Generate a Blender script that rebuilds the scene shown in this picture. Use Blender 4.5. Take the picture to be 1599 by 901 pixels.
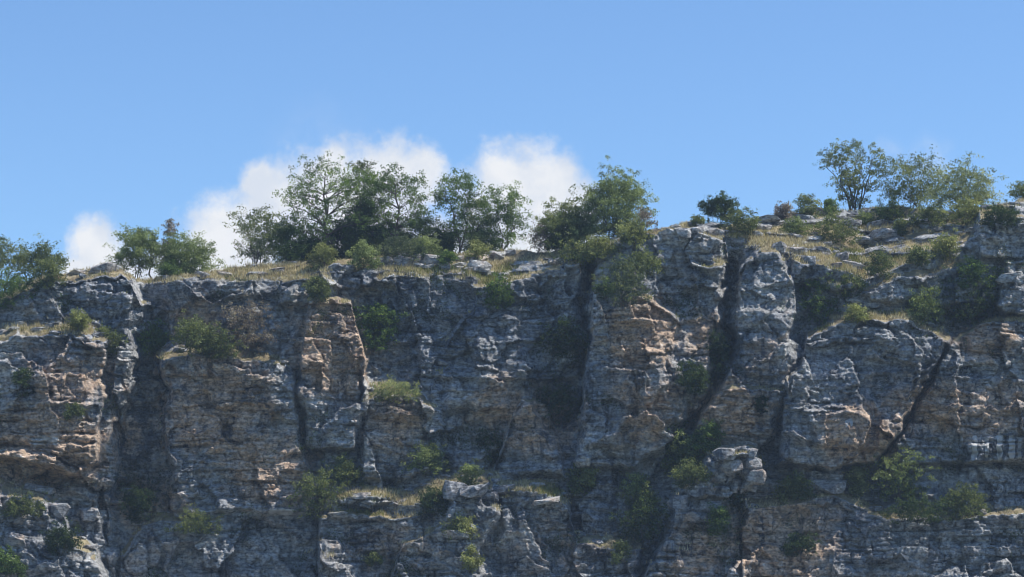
import bpy, math, random
import numpy as np
from mathutils import Vector

# ------------------------------------------------------------------ camera, sky, sun, exposure
for o in list(bpy.data.objects):
    bpy.data.objects.remove(o)
SC = bpy.context.scene
COL = SC.collection
F = 4000.0                      # focal length in photo pixels (photo is 1599 x 901)
CX, CY = 799.5, 450.5
PITCH = math.radians(8.0)
CAMZ = 1.7
cam_d = bpy.data.cameras.new('camera')
cam_d.sensor_width = 36.0
cam_d.lens = 36.0 * F / 1599.0
cam_d.clip_start = 1.0
cam_d.clip_end = 20000.0
cam = bpy.data.objects.new('camera', cam_d)
COL.objects.link(cam)
cam.location = (0, 0, CAMZ)
cam.rotation_euler = (math.radians(90) + PITCH, 0, 0)
SC.camera = cam

SUN_AZ = math.radians(-3)       # from +x (right) towards +y (behind the cliff)
SUN_EL = math.radians(57)
SUN_DIR = Vector((math.cos(SUN_EL) * math.cos(SUN_AZ), math.cos(SUN_EL) * math.sin(SUN_AZ), math.sin(SUN_EL)))
sun_d = bpy.data.lights.new('sun', 'SUN')
sun_d.energy = 4.9
sun_d.angle = math.radians(0.5)
sun_d.color = (1.0, 0.94, 0.84)
sun = bpy.data.objects.new('sun', sun_d)
COL.objects.link(sun)
sun.rotation_euler = SUN_DIR.to_track_quat('Z', 'Y').to_euler()

SC.view_settings.view_transform = 'Standard'
SC.view_settings.look = 'None'
SC.view_settings.exposure = 0.2
SC.view_settings.gamma = 1.0
SC.view_settings.use_curve_mapping = False
SC.render.engine = 'CYCLES'
SC.cycles.use_denoising = True
SC.cycles.filter_width = 1.05
SC.cycles.max_bounces = 6
SC.cycles.diffuse_bounces = 3
SC.cycles.transmission_bounces = 3
SC.cycles.transparent_max_bounces = 4
SC.cycles.glossy_bounces = 1
SC.cycles.caustics_reflective = False
SC.cycles.caustics_refractive = False


class NT:
    """small helper to wire shader nodes"""
    def __init__(self, tree):
        self.t = tree
        self.n = tree.nodes
        self.n.clear()

    def new(self, typ, **kw):
        nd = self.n.new(typ)
        for k, v in kw.items():
            setattr(nd, k, v)
        return nd

    def put(self, sock, v):
        if isinstance(v, bpy.types.NodeSocket):
            self.t.links.new(v, sock)
        elif isinstance(v, (tuple, list)) and len(v) == 3 and sock.type == 'RGBA':
            sock.default_value = (*v, 1)
        else:
            sock.default_value = v

    def math(self, op, a, b=None, c=None, clamp=False):
        nd = self.new('ShaderNodeMath', operation=op, use_clamp=clamp)
        for i, v in enumerate((a, b, c)):
            if v is not None:
                self.put(nd.inputs[i], v)
        return nd.outputs[0]

    def vmath(self, op, a, b=None, out=0):
        nd = self.new('ShaderNodeVectorMath', operation=op)
        self.put(nd.inputs[0], a)
        if b is not None:
            self.put(nd.inputs[1], b)
        return nd.outputs[out]

    def noise(self, vec, scale, detail=4, rough=0.55, dist=0.0, color=False):
        nd = self.new('ShaderNodeTexNoise')
        self.put(nd.inputs['Vector'], vec)
        nd.inputs['Scale'].default_value = scale
        nd.inputs['Detail'].default_value = detail
        nd.inputs['Roughness'].default_value = rough
        nd.inputs['Distortion'].default_value = dist
        return nd.outputs['Color' if color else 'Fac']

    def ramp(self, v, a, b, lo=0.0, hi=1.0, smooth=True):
        nd = self.new('ShaderNodeMapRange')
        nd.interpolation_type = 'SMOOTHSTEP' if smooth else 'LINEAR'
        self.put(nd.inputs[0], v)
        nd.inputs[1].default_value = a
        nd.inputs[2].default_value = b
        nd.inputs[3].default_value = lo
        nd.inputs[4].default_value = hi
        return nd.outputs[0]

    def mix(self, fac, a, b, blend='MIX'):
        nd = self.new('ShaderNodeMix', data_type='RGBA', blend_type=blend)
        self.put(nd.inputs[0], fac)
        self.put(nd.inputs[6], a)
        self.put(nd.inputs[7], b)
        return nd.outputs[2]

    def scale(self, vec, s):
        return self.vmath('MULTIPLY', vec, s)


def px_dir(px, py):
    """direction of a photo pixel with y = 1"""
    dx = (px - CX) / F
    up = (CY - py) / F
    y = math.cos(PITCH) - up * math.sin(PITCH)
    z = math.sin(PITCH) + up * math.cos(PITCH)
    return dx / y, z / y


world = bpy.data.worlds.new('World')
SC.world = world
world.use_nodes = True
w = NT(world.node_tree)
sky = w.new('ShaderNodeTexSky', sky_type='NISHITA')
sky.sun_disc = False
sky.sun_elevation = SUN_EL
sky.sun_rotation = math.pi / 2 - SUN_AZ
sky.altitude = 600
sky.air_density = 1.0
sky.dust_density = 0.25
sky.ozone_density = 2.2
skycol = w.mix(1.0, sky.outputs[0], (0.67, 0.83, 0.99), 'MULTIPLY')
geo = w.new('ShaderNodeNewGeometry')
d = w.vmath('SCALE', geo.outputs['Incoming'])
d.node.inputs['Scale'].default_value = -1.0
sep = w.new('ShaderNodeSeparateXYZ')
w.put(sep.inputs[0], d)
# azimuth / elevation of the direction, in radians
az = w.math('ARCTAN2', sep.outputs[0], sep.outputs[1])
el = w.math('ARCSINE', sep.outputs[2])
comb = w.new('ShaderNodeCombineXYZ')
w.put(comb.inputs[0], az)
w.put(comb.inputs[1], el)
warp1 = w.noise(d, 34.0, 5, 0.6, color=True)
warp = w.vmath('SCALE', w.vmath('SUBTRACT', warp1, (0.5, 0.5, 0.5)))
warp.node.inputs['Scale'].default_value = 0.018
ae = w.vmath('ADD', comb.outputs[0], warp)
# cumulus heads: photo px, py, radius px
HEADS = [(150, 392, 50), (172, 430, 60), (130, 425, 35), (360, 385, 82), (435, 320, 66), (330, 430, 80), (250, 440, 55),
         (400, 290, 34), (500, 330, 95), (585, 285, 70), (650, 285, 55), (560, 360, 120), (520, 262, 32), (690, 400, 60),
         (800, 300, 80), (850, 320, 82), (840, 390, 90), (780, 360, 75), (890, 330, 42)]
acc = None
for hx, hy, hr in HEADS:
    a, b = px_dir(hx, hy)
    c = (math.atan(a), math.asin(b / math.sqrt(1 + a * a + b * b)), 0)
    dist = w.vmath('DISTANCE', ae, c, out=1)
    m = w.math('MULTIPLY_ADD', dist, -F / (hr * 1.28), 1.0)
    if acc is None:
        acc = m
    else:
        sm = w.new('ShaderNodeMath', operation='SMOOTH_MAX')
        w.put(sm.inputs[0], acc)
        w.put(sm.inputs[1], m)
        sm.inputs[2].default_value = 0.15
        acc = sm.outputs[0]
fine = w.noise(d, 75.0, 7, 0.62)
dens = w.math('ADD', acc, w.math('MULTIPLY_ADD', fine, 0.95, -0.52))
cm = w.ramp(dens, -0.06, 0.50)
# thin wisps
wisp = None
for hx, hy, hr, st in [(1450, 243, 50, 0.30), (1385, 235, 30, 0.18), (980, 200, 40, 0.0), (500, 250, 120, 0.10)]:
    a, b = px_dir(hx, hy)
    c = (math.atan(a), math.asin(b / math.sqrt(1 + a * a + b * b)), 0)
    dist = w.vmath('DISTANCE', ae, c, out=1)
    m = w.ramp(dist, 0.0, hr / F, st, 0.0)
    wisp = m if wisp is None else w.math('MAXIMUM', wisp, m)
wisp = w.math('MULTIPLY', wisp, w.ramp(fine, 0.35, 0.65, 0.3, 1.2))
# scattered low cumulus everywhere else round the horizon
far_n = w.noise(w.scale(d, (1, 1, 2.2)), 4.0, 6, 0.55)
behind = w.ramp(sep.outputs[1], 0.90, 0.80)
low = w.math('MULTIPLY', w.ramp(sep.outputs[2], 0.02, 0.10), w.ramp(sep.outputs[2], 0.45, 0.25))
far_m = w.math('MULTIPLY', w.math('MULTIPLY', w.ramp(far_n, 0.56, 0.66), low), behind)
cm = w.math('MAXIMUM', w.math('MAXIMUM', cm, wisp), w.math('MULTIPLY', far_m, 0.85), clamp=True)
cm = w.math('MULTIPLY', cm, 0.97)
shade = w.noise(d, 48.0, 5, 0.55)
cloudcol = w.mix(w.ramp(shade, 0.35, 0.65), (4.3, 4.6, 5.1), (5.35, 5.4, 5.5))
final = w.mix(cm, skycol, cloudcol)
bg = w.new('ShaderNodeBackground')
w.put(bg.inputs[0], final)
bg.inputs[1].default_value = 0.15
outw = w.new('ShaderNodeOutputWorld')
w.t.links.new(bg.outputs[0], outw.inputs[0])
world.cycles.sampling_method = 'MANUAL'
world.cycles.sample_map_resolution = 1024

# ------------------------------------------------------------------ numpy noise
rng = np.random.default_rng(7)
PERM = rng.permutation(4096).astype(np.int64)
ANG = rng.random(4096) * 2 * np.pi
GX, GY = np.cos(ANG), np.sin(ANG)
RND = rng.random(4096)


def hsh(ix, iy):
    return PERM[(ix + PERM[iy & 4095]) & 4095]


def perlin(x, y, seed=0):
    x = x + seed * 17.31
    y = y + seed * 9.77
    ix = np.floor(x).astype(np.int64)
    iy = np.floor(y).astype(np.int64)
    fx, fy = x - ix, y - iy
    sx = fx * fx * fx * (fx * (fx * 6 - 15) + 10)
    sy = fy * fy * fy * (fy * (fy * 6 - 15) + 10)

    def g(jx, jy, ax, ay):
        h = hsh(jx, jy)
        return GX[h] * ax + GY[h] * ay
    a = g(ix, iy, fx, fy)
    b = g(ix + 1, iy, fx - 1, fy)
    c = g(ix, iy + 1, fx, fy - 1)
    e = g(ix + 1, iy + 1, fx - 1, fy - 1)
    return 1.45 * ((a * (1 - sx) + b * sx) * (1 - sy) + (c * (1 - sx) + e * sx) * sy)


def fbm(x, y, octv=4, seed=0, gain=0.5):
    s, amp = 0.0, 1.0
    for i in range(octv):
        s = s + amp * perlin(x, y, seed + i * 3)
        x, y, amp = x * 2.03, y * 2.03, amp * gain
    return s


def ridged(x, y, octv=4, seed=0):
    s, amp = 0.0, 1.0
    for i in range(octv):
        s = s + amp * (1 - 2 * np.abs(perlin(x, y, seed + i * 5)))
        x, y, amp = x * 2.1, y * 2.1, amp * 0.5
    return s


def sstep(a, b, x):
    t = np.clip((x - a) / (b - a), 0, 1)
    return t * t * (3 - 2 * t)


# ------------------------------------------------------------------ materials
def rock_material():
    m = bpy.data.materials.new('layered_limestone')
    m.use_nodes = True
    t = NT(m.node_tree)
    pos = t.new('ShaderNodeNewGeometry').outputs['Position']

    def attr(n):
        nd = t.new('ShaderNodeAttribute')
        nd.attribute_name = n
        return nd.outputs['Fac']
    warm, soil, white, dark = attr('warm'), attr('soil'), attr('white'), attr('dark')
    big = t.noise(pos, 0.16, 5, 0.6)
    med = t.noise(pos, 0.75, 6, 0.65)
    fine_ = t.noise(t.scale(pos, (1, 1, 1.6)), 2.9, 9, 0.74)
    strat = t.noise(t.scale(pos, (0.22, 0.22, 2.6)), 1.0, 6, 0.65, 0.6)
    lam = t.noise(t.scale(pos, (0.5, 0.5, 8.0)), 1.0, 4, 0.6, 0.4)
    streak = t.noise(t.scale(pos, (1.5, 1.5, 0.10)), 1.0, 6, 0.65, 0.3)
    c = t.mix(t.ramp(big, 0.36, 0.64), (0.29, 0.305, 0.33), (0.48, 0.475, 0.46))
    wn = t.math('MULTIPLY_ADD', med, 1.1, -0.55)
    wf = t.math('ADD', warm, wn)
    c = t.mix(t.ramp(wf, 0.08, 0.50, 0.0, 0.95), c, (0.60, 0.44, 0.315))
    rust = t.noise(pos, 0.42, 5, 0.7)
    c = t.mix(t.math('MULTIPLY', t.ramp(rust, 0.56, 0.70, 0, 0.75), t.ramp(wf, 0.1, 0.5)), c, (0.44, 0.285, 0.20))
    pale = t.noise(pos, 0.9, 6, 0.7)
    c = t.mix(t.ramp(pale, 0.56, 0.68, 0, 0.65), c, (0.60, 0.585, 0.555))
    c = t.mix(1.0, c, t.ramp(strat, 0.30, 0.66, 0.68, 1.2), 'MULTIPLY')
    c = t.mix(1.0, c, t.ramp(lam, 0.30, 0.66, 0.86, 1.1), 'MULTIPLY')
    sd = t.math('MULTIPLY', t.ramp(streak, 0.52, 0.66), t.ramp(big, 0.62, 0.42, 0.2, 0.85))
    c = t.mix(sd, c, (0.085, 0.095, 0.115))
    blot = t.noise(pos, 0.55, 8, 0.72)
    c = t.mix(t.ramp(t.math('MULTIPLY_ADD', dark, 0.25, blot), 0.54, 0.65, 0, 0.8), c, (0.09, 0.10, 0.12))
    c = t.mix(1.0, c, t.ramp(fine_, 0.30, 0.68, 0.30, 1.65), 'MULTIPLY')
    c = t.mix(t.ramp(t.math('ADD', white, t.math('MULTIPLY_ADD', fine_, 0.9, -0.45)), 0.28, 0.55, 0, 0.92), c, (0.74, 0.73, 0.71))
    scol = t.mix(t.ramp(med, 0.35, 0.65), (0.24, 0.195, 0.125), (0.46, 0.39, 0.25))
    scol = t.mix(t.ramp(fine_, 0.5, 0.75, 0, 0.7), scol, (0.10, 0.11, 0.045))
    sf = t.ramp(t.math('ADD', soil, t.math('MULTIPLY_ADD', med, 0.9, -0.45)), 0.4, 0.62)
    c = t.mix(sf, c, scol)
    b1 = t.noise(pos, 2.4, 10, 0.68)
    b2 = t.noise(t.scale(pos, (1.0, 1.0, 5.0)), 1.0, 7, 0.65, 0.5)
    vor = t.new('ShaderNodeTexVoronoi', feature='DISTANCE_TO_EDGE')
    vp = t.vmath('ADD', t.scale(pos, (0.7, 0.7, 1.5)), t.vmath('SCALE', t.noise(pos, 1.3, 4, 0.6, color=True)))
    vp.node.inputs[1].links[0].from_node.inputs['Scale'].default_value = 0.8
    t.put(vor.inputs['Vector'], vp)
    crack = t.ramp(vor.outputs['Distance'], 0.0, 0.05)
    hgt = t.math('ADD', t.math('ADD', b1, t.math('MULTIPLY', b2, 0.9)), t.math('MULTIPLY', crack, 0.22))
    bump = t.new('ShaderNodeBump')
    bump.inputs['Strength'].default_value = 0.9
    bump.inputs['Distance'].default_value = 0.30
    t.put(bump.inputs['Height'], hgt)
    bs = t.new('ShaderNodeBsdfPrincipled')
    t.put(bs.inputs['Base Color'], c)
    bs.inputs['Roughness'].default_value = 0.92
    bs.inputs['Specular IOR Level'].default_value = 0.15
    t.put(bs.inputs['Normal'], bump.outputs[0])
    o = t.new('ShaderNodeOutputMaterial')
    t.t.links.new(bs.outputs[0], o.inputs[0])
    return m


def leaf_material(name, transl=0.4):
    m = bpy.data.materials.new(name)
    m.use_nodes = True
    t = NT(m.node_tree)
    at = t.new('ShaderNodeAttribute')
    at.attribute_name = 'tint'
    col = at.outputs['Color']
    df = t.new('ShaderNodeBsdfPrincipled')
    t.put(df.inputs['Base Color'], col)
    df.inputs['Roughness'].default_value = 0.6
    df.inputs['Specular IOR Level'].default_value = 0.25
    tr = t.new('ShaderNodeBsdfTranslucent')
    t.put(tr.inputs[0], t.mix(1.0, col, (1.35, 1.35, 0.95), 'MULTIPLY'))
    mx = t.new('ShaderNodeMixShader')
    mx.inputs[0].default_value = transl
    t.t.links.new(df.outputs[0], mx.inputs[1])
    t.t.links.new(tr.outputs[0], mx.inputs[2])
    o = t.new('ShaderNodeOutputMaterial')
    t.t.links.new(mx.outputs[0], o.inputs[0])
    return m


def bark_material(name, a, b):
    m = bpy.data.materials.new(name)
    m.use_nodes = True
    t = NT(m.node_tree)
    pos = t.new('ShaderNodeNewGeometry').outputs['Position']
    n = t.noise(t.scale(pos, (9, 9, 2.5)), 1.0, 5, 0.6)
    bs = t.new('ShaderNodeBsdfPrincipled')
    t.put(bs.inputs['Base Color'], t.mix(t.ramp(n, 0.35, 0.65), a, b))
    bs.inputs['Roughness'].default_value = 0.9
    o = t.new('ShaderNodeOutputMaterial')
    t.t.links.new(bs.outputs[0], o.inputs[0])
    return m


def ground_material(name, a, b, sc):
    m = bpy.data.materials.new(name)
    m.use_nodes = True
    t = NT(m.node_tree)
    pos = t.new('ShaderNodeNewGeometry').outputs['Position']
    n = t.noise(pos, sc, 8, 0.65)
    bs = t.new('ShaderNodeBsdfPrincipled')
    t.put(bs.inputs['Base Color'], t.mix(t.ramp(n, 0.35, 0.65), a, b))
    bs.inputs['Roughness'].default_value = 0.95
    o = t.new('ShaderNodeOutputMaterial')
    t.t.links.new(bs.outputs[0], o.inputs[0])
    return m


ROCK = rock_material()
LEAF = leaf_material('leaves', 0.42)
GRASSM = leaf_material('grass_blades', 0.30)
BARK = bark_material('bark', (0.045, 0.04, 0.035), (0.10, 0.085, 0.07))
TWIG = bark_material('grey_twigs', (0.11, 0.095, 0.085), (0.20, 0.17, 0.15))


def tag(o, label=None, cat=None, group=None, kind=None):
    if label: o['label'] = label
    if cat: o['category'] = cat
    if group: o['group'] = group
    if kind: o['kind'] = kind
    return o


def mesh_np(name, verts, faces, mat, parent=None, attrs=None, colors=None, smooth=False):
    """verts (N,3) array, faces (M,3|4) array"""
    me = bpy.data.meshes.new(name)
    nv, (nf, k) = len(verts), faces.shape
    me.vertices.add(nv)
    me.vertices.foreach_set('co', np.ascontiguousarray(verts, dtype=np.float32).ravel())
    me.loops.add(nf * k)
    me.loops.foreach_set('vertex_index', np.ascontiguousarray(faces, dtype=np.int32).ravel())
    me.polygons.add(nf)
    me.polygons.foreach_set('loop_start', np.arange(0, nf * k, k, dtype=np.int32))
    if smooth:
        me.polygons.foreach_set('use_smooth', np.ones(nf, dtype=bool))
    for an, av in (attrs or {}).items():
        at = me.attributes.new(an, 'FLOAT', 'POINT')
        at.data.foreach_set('value', np.ascontiguousarray(av, dtype=np.float32))
    if colors is not None:
        at = me.attributes.new('tint', 'FLOAT_COLOR', 'POINT')
        c4 = np.ones((nv, 4), dtype=np.float32)
        c4[:, :3] = colors
        at.data.foreach_set('color', c4.ravel())
    me.update(calc_edges=True)
    me.materials.append(mat)
    ob = bpy.data.objects.new(name, me)
    COL.objects.link(ob)
    if parent is not None:
        ob.parent = parent
    return ob


# ------------------------------------------------------------------ the cliff
# dense columns inside the frame, coarser beyond it
STEP = 1.5
uin = np.arange(-60, 1660, STEP)
gl = -60 - np.cumsum(np.geomspace(2, 40, 55))
gr = uin[-1] + np.cumsum(np.geomspace(2, 40, 55))
U1 = np.concatenate([gl[::-1], uin, gr])
SKYL = np.array([(-1200, 500), (-300, 470), (-100, 470), (0, 462), (30, 447), (60, 434), (100, 426), (140, 420), (158, 414), (182, 413), (192, 424),
                 (205, 434), (232, 440), (250, 432), (275, 427), (300, 430), (350, 420), (420, 413), (500, 406), (560, 404),
                 (600, 401), (640, 401), (700, 398), (760, 393), (800, 390), (850, 394), (880, 390), (920, 381), (960, 371),
                 (1000, 363), (1040, 358), (1060, 352), (1075, 347), (1110, 348), (1150, 351), (1195, 341), (1230, 334), (1290, 329), (1340, 327),
                 (1400, 322), (1450, 328), (1500, 331), (1540, 325), (1575, 316), (1599, 312), (1700, 300), (2000, 320), (2800, 420)], float)
EDGE = np.array([(-1200, 510), (-100, 478), (0, 474), (60, 440), (140, 427), (200, 436), (225, 445), (250, 440), (285, 436), (330, 438), (400, 438), (470, 435),
                 (520, 424), (550, 428), (590, 436), (640, 431), (700, 438), (735, 431), (760, 446), (800, 441), (850, 420), (900, 402),
                 (940, 392), (985, 368), (1050, 358), (1130, 372), (1200, 386), (1260, 402), (1300, 412), (1350, 440), (1400, 422),
                 (1450, 402), (1500, 388), (1522, 372), (1530, 346), (1599, 336), (1700, 325), (2800, 440)], float)
sky1 = np.interp(U1, SKYL[:, 0], SKYL[:, 1])
sky1 = sky1 + 2.2 * fbm(U1 / 22.0, U1 * 0 + 3.3, 4, 91, 0.6)
edge1 = np.maximum(np.interp(U1, EDGE[:, 0], EDGE[:, 1]) + 4 * fbm(U1 / 40.0, U1 * 0 + 9.1, 3, 95), sky1 + 1)
tt = np.concatenate([np.linspace(0, 1, 345), 1 + np.cumsum(np.linspace(0.004, 0.03, 18))])
V = sky1[None, :] + tt[:, None] * (905 - sky1)[None, :]
U = np.broadcast_to(U1, V.shape).copy()
NR, NC = V.shape
X0, Z0 = U * 0.05, -V * 0.05          # face coordinates in metres

P = 0.006 * (V - 430)
soil = np.zeros_like(P)
region = np.zeros(P.shape, dtype=np.int32)
# rim slope behind the cliff edge
over = np.clip(edge1[None, :] - V, 0, None)
P -= over * 0.125
soil = np.maximum(soil, np.clip(over / 8.0, 0, 1))

wu = 11 * perlin(U / 62, V / 62, 1) + 5 * perlin(U / 16, V / 16, 2) + 1.5 * perlin(U / 7, V / 7, 3)
wv = 7 * perlin(U / 60, V / 45, 4) + 3.4 * perlin(U / 18, V / 12, 5) + 1.2 * perlin(U / 7, V / 5, 6)
UW, VW = U + wu, V + wv


def poly_sd(pts, x, y):
    """signed distance, negative inside"""
    dd = np.full(x.shape, 1e18)
    ins = np.zeros(x.shape, dtype=bool)
    n = len(pts)
    for i in range(n):
        ax, ay = pts[i]
        bx, by = pts[(i + 1) % n]
        ex, ey = bx - ax, by - ay
        h = np.clip(((x - ax) * ex + (y - ay) * ey) / (ex * ex + ey * ey), 0, 1)
        dd = np.minimum(dd, (x - ax - ex * h) ** 2 + (y - ay - ey * h) ** 2)
        if ay != by:
            c = ((ay > y) != (by > y)) & (x < ex * (y - ay) / ey + ax)
            ins ^= c
    dd = np.sqrt(dd)
    return np.where(ins, -dd, dd)


# (protrusion m, edge px, top ramp px, outline, label of the part or None)
POLYS = [
    (3.2, 17, 8, [(-900, 470), (0, 470), (60, 440), (190, 427), (205, 440), (221, 470), (218, 520), (200, 600), (182, 700), (172, 760), (166, 1200), (-900, 1200)], 'tall grey buttress ending in a pale sunlit right flank'),
    (2.6, 5, 17, [(-900, 525), (0, 520), (25, 506), (70, 514), (130, 508), (168, 524), (162, 560), (166, 610), (158, 660), (150, 715), (120, 742), (60, 728), (0, 716), (-900, 716)], 'layered grey and tan buttress below the dry grass ledge'),
    (0.8, 5, 5, [(-900, 706), (0, 706), (60, 702), (130, 732), (172, 760), (150, 786), (90, 765), (30, 745), (-900, 735)], None),
    (3.6, 7, 18, [(-900, 760), (0, 752), (60, 765), (100, 790), (112, 838), (150, 860), (165, 900), (165, 1200), (-900, 1200)], 'rough grey lower crag'),
    (-1.2, 9, 0, [(224, 440), (250, 432), (252, 520), (255, 620), (258, 720), (250, 765), (200, 775), (180, 720), (190, 620), (215, 540)], None),
    (-0.9, 6, 0, [(300, 470), (450, 455), (462, 540), (430, 556), (270, 540), (262, 500)], None),
    (1.9, 6, 12, [(254, 552), (300, 545), (400, 548), (445, 556), (460, 575), (470, 700), (500, 760), (480, 800), (258, 800), (256, 650)], 'broad tan wall with horizontal beds below the bushes'),
    (1.2, 10, 12, [(225, 812), (300, 800), (480, 796), (500, 830), (520, 1200), (165, 1200), (190, 860)], None),
    (1.3, 4, 6, [(440, 436), (515, 427), (530, 445), (530, 472), (470, 477), (436, 470)], None),
    (2.3, 5, 6, [(483, 472), (548, 470), (556, 500), (572, 560), (566, 640), (562, 705), (484, 705), (466, 600), (472, 540)], 'square tan pillar with a grassy cap'),
    (-1.3, 9, 0, [(560, 450), (592, 440), (640, 470), (650, 560), (620, 600), (575, 595)], None),
    (1.3, 6, 12, [(570, 617), (610, 601), (650, 611), (690, 640), (692, 720), (640, 748), (566, 748)], None),
    (0.9, 7, 6, [(735, 440), (800, 438), (850, 420), (905, 402), (914, 560), (900, 592), (690, 592), (696, 540), (735, 480)], None),
    (0.7, 7, 4, [(690, 575), (760, 570), (800, 590), (790, 640), (700, 640)], None),
    (1.7, 8, 8, [(815, 618), (850, 625), (870, 680), (882, 740), (768, 740), (790, 680)], 'small tan pyramid of rock'),
    (-1.2, 6, 0, [(906, 400), (926, 400), (926, 470), (913, 570), (906, 640), (862, 680), (830, 640), (850, 595), (900, 560)], None),
    (2.3, 6, 5, [(930, 395), (985, 367), (1050, 358), (1130, 371), (1140, 420), (1126, 480), (1136, 540), (1110, 600), (1090, 640), (1060, 660), (1040, 700), (990, 730), (900, 725), (905, 640), (916, 560), (926, 470)], 'broad grey and tan buttress with a rocky summit'),
    (1.1, 7, 8, [(920, 462), (960, 450), (1010, 462), (1062, 500), (1042, 560), (1005, 585), (988, 640), (960, 700), (908, 700)], None),
    (0.9, 4, 5, [(1080, 412), (1136, 412), (1138, 470), (1085, 478)], None),
    (0.8, 7, 4, [(1000, 590), (1040, 560), (1085, 600), (1060, 660), (1000, 660)], None),
    (-1.0, 5, 0, [(1134, 400), (1152, 410), (1147, 500), (1142, 560), (1112, 605), (1097, 655), (1060, 672), (1080, 620), (1110, 560), (1126, 480)], None),
    (2.3, 5, 8, [(1155, 420), (1185, 386), (1215, 390), (1240, 440), (1246, 520), (1236, 580), (1226, 640), (1210, 680), (1150, 720), (1085, 700), (1090, 650), (1130, 600), (1145, 560), (1150, 490)], 'slim pale pillar of stacked beds'),
    (0.8, 4, 5, [(1136, 486), (1180, 480), (1240, 486), (1232, 585), (1146, 592)], None),
    (0.9, 5, 5, [(1090, 632), (1140, 605), (1220, 610), (1205, 668), (1100, 690)], None),
    (3.3, 5, 13, [(1260, 520), (1300, 495), (1360, 488), (1410, 487), (1445, 503), (1480, 525), (1456, 580), (1420, 630), (1396, 680), (1360, 722), (1300, 735), (1215, 725), (1222, 650), (1228, 590), (1250, 560)], 'big bulging blue-grey buttress under a grass ledge'),
    (-0.8, 5, 0, [(1365, 565), (1430, 570), (1440, 590), (1405, 650), (1375, 640), (1360, 600)], None),
    (0.8, 4, 4, [(1222, 640), (1300, 628), (1370, 660), (1390, 690), (1340, 705), (1225, 680)], None),
    (1.7, 4, 8, [(1482, 532), (1540, 500), (2600, 490), (2600, 722), (1480, 722), (1368, 727), (1402, 680), (1452, 602)], 'bedded wall streaked with white'),
    (2.0, 4, 6, [(1562, 406), (2600, 396), (2600, 490), (1566, 492)], None),
    (1.7, 4, 5, [(1524, 352), (1560, 340), (2600, 330), (2600, 400), (1532, 402)], None),
    (1.0, 6, 10, [(1340, 455), (1400, 425), (1520, 405), (1545, 440), (1480, 480), (1380, 475)], None),
    (1.2, 5, 6, [(1240, 402), (1330, 415), (1345, 440), (1300, 455), (1230, 440)], None),
    (1.2, 5, 6, [(1262, 742), (1320, 735), (1328, 768), (1260, 770)], None),
    (2.6, 7, 14, [(1160, 780), (1230, 770), (1300, 765), (1360, 790), (1480, 800), (1560, 790), (2600, 780), (2600, 1200), (1155, 1200)], 'long lower bench of thin broken beds'),
    (4.0, 6, 9, [(1105, 706), (1180, 702), (1195, 740), (1162, 770), (1156, 1200), (960, 1200), (1000, 905), (1040, 830), (1050, 770), (1085, 745)], 'ruined tower of stacked blocks'),
    (3.0, 6, 20, [(500, 792), (512, 764), (560, 758), (640, 766), (700, 748), (760, 738), (850, 752), (886, 778), (902, 832), (1000, 840), (990, 1200), (490, 1200)], 'low crag with a grassy top'),
    (0.9, 4, 6, [(498, 803), (640, 806), (660, 800), (664, 1200), (490, 1200)], None),
    (1.6, 5, 6, [(705, 765), (770, 760), (776, 800), (756, 850), (762, 1200), (598, 1200), (612, 901), (628, 850), (690, 820)], 'pale grey prow of the low crag'),
]
LABELS = []
for h, e, top, pts, lab in POLYS:
    xs = [p[0] for p in pts]
    ys = [p[1] for p in pts]
    cmask = (U1 > min(xs) - 40) & (U1 < max(xs) + 40)
    ci = np.nonzero(cmask)[0]
    sl = slice(ci[0], ci[-1] + 1)
    x, y = UW[:, sl], VW[:, sl]
    sd = poly_sd(pts, x, y)
    mk = sstep(e, -e, sd)
    if top:
        # top of the outline in every column
        ue = np.clip(U1[sl], min(xs) + 1, max(xs) - 1)
        yt = np.full(ue.shape, 1e9)
        n = len(pts)
        for i in range(n):
            (ax, ay), (bx, by) = pts[i], pts[(i + 1) % n]
            lo, hi = min(ax, bx), max(ax, bx)
            if lo == hi:
                continue
            ok = (ue >= lo) & (ue <= hi)
            yt = np.where(ok, np.minimum(yt, ay + (by - ay) * (ue - ax) / (bx - ax)), yt)
        rp = np.clip((y - yt[None, :] + e) / (top + e), 0, 1)
        inner = sstep(e + 3, -2, sd)
        mk = np.where(rp < 1, np.minimum(mk, 1) * 0 + inner * rp, mk)
        if h > 0.85:
            soil[:, sl] = np.maximum(soil[:, sl], inner * np.clip(1.25 - np.abs(rp - 0.55) * 1.6, 0, 1) * (rp < 0.999))
    P[:, sl] += h * mk
    if lab:
        LABELS.append(lab)
        rr = region[:, sl]
        rr[sd < 0] = len(LABELS)

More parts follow.
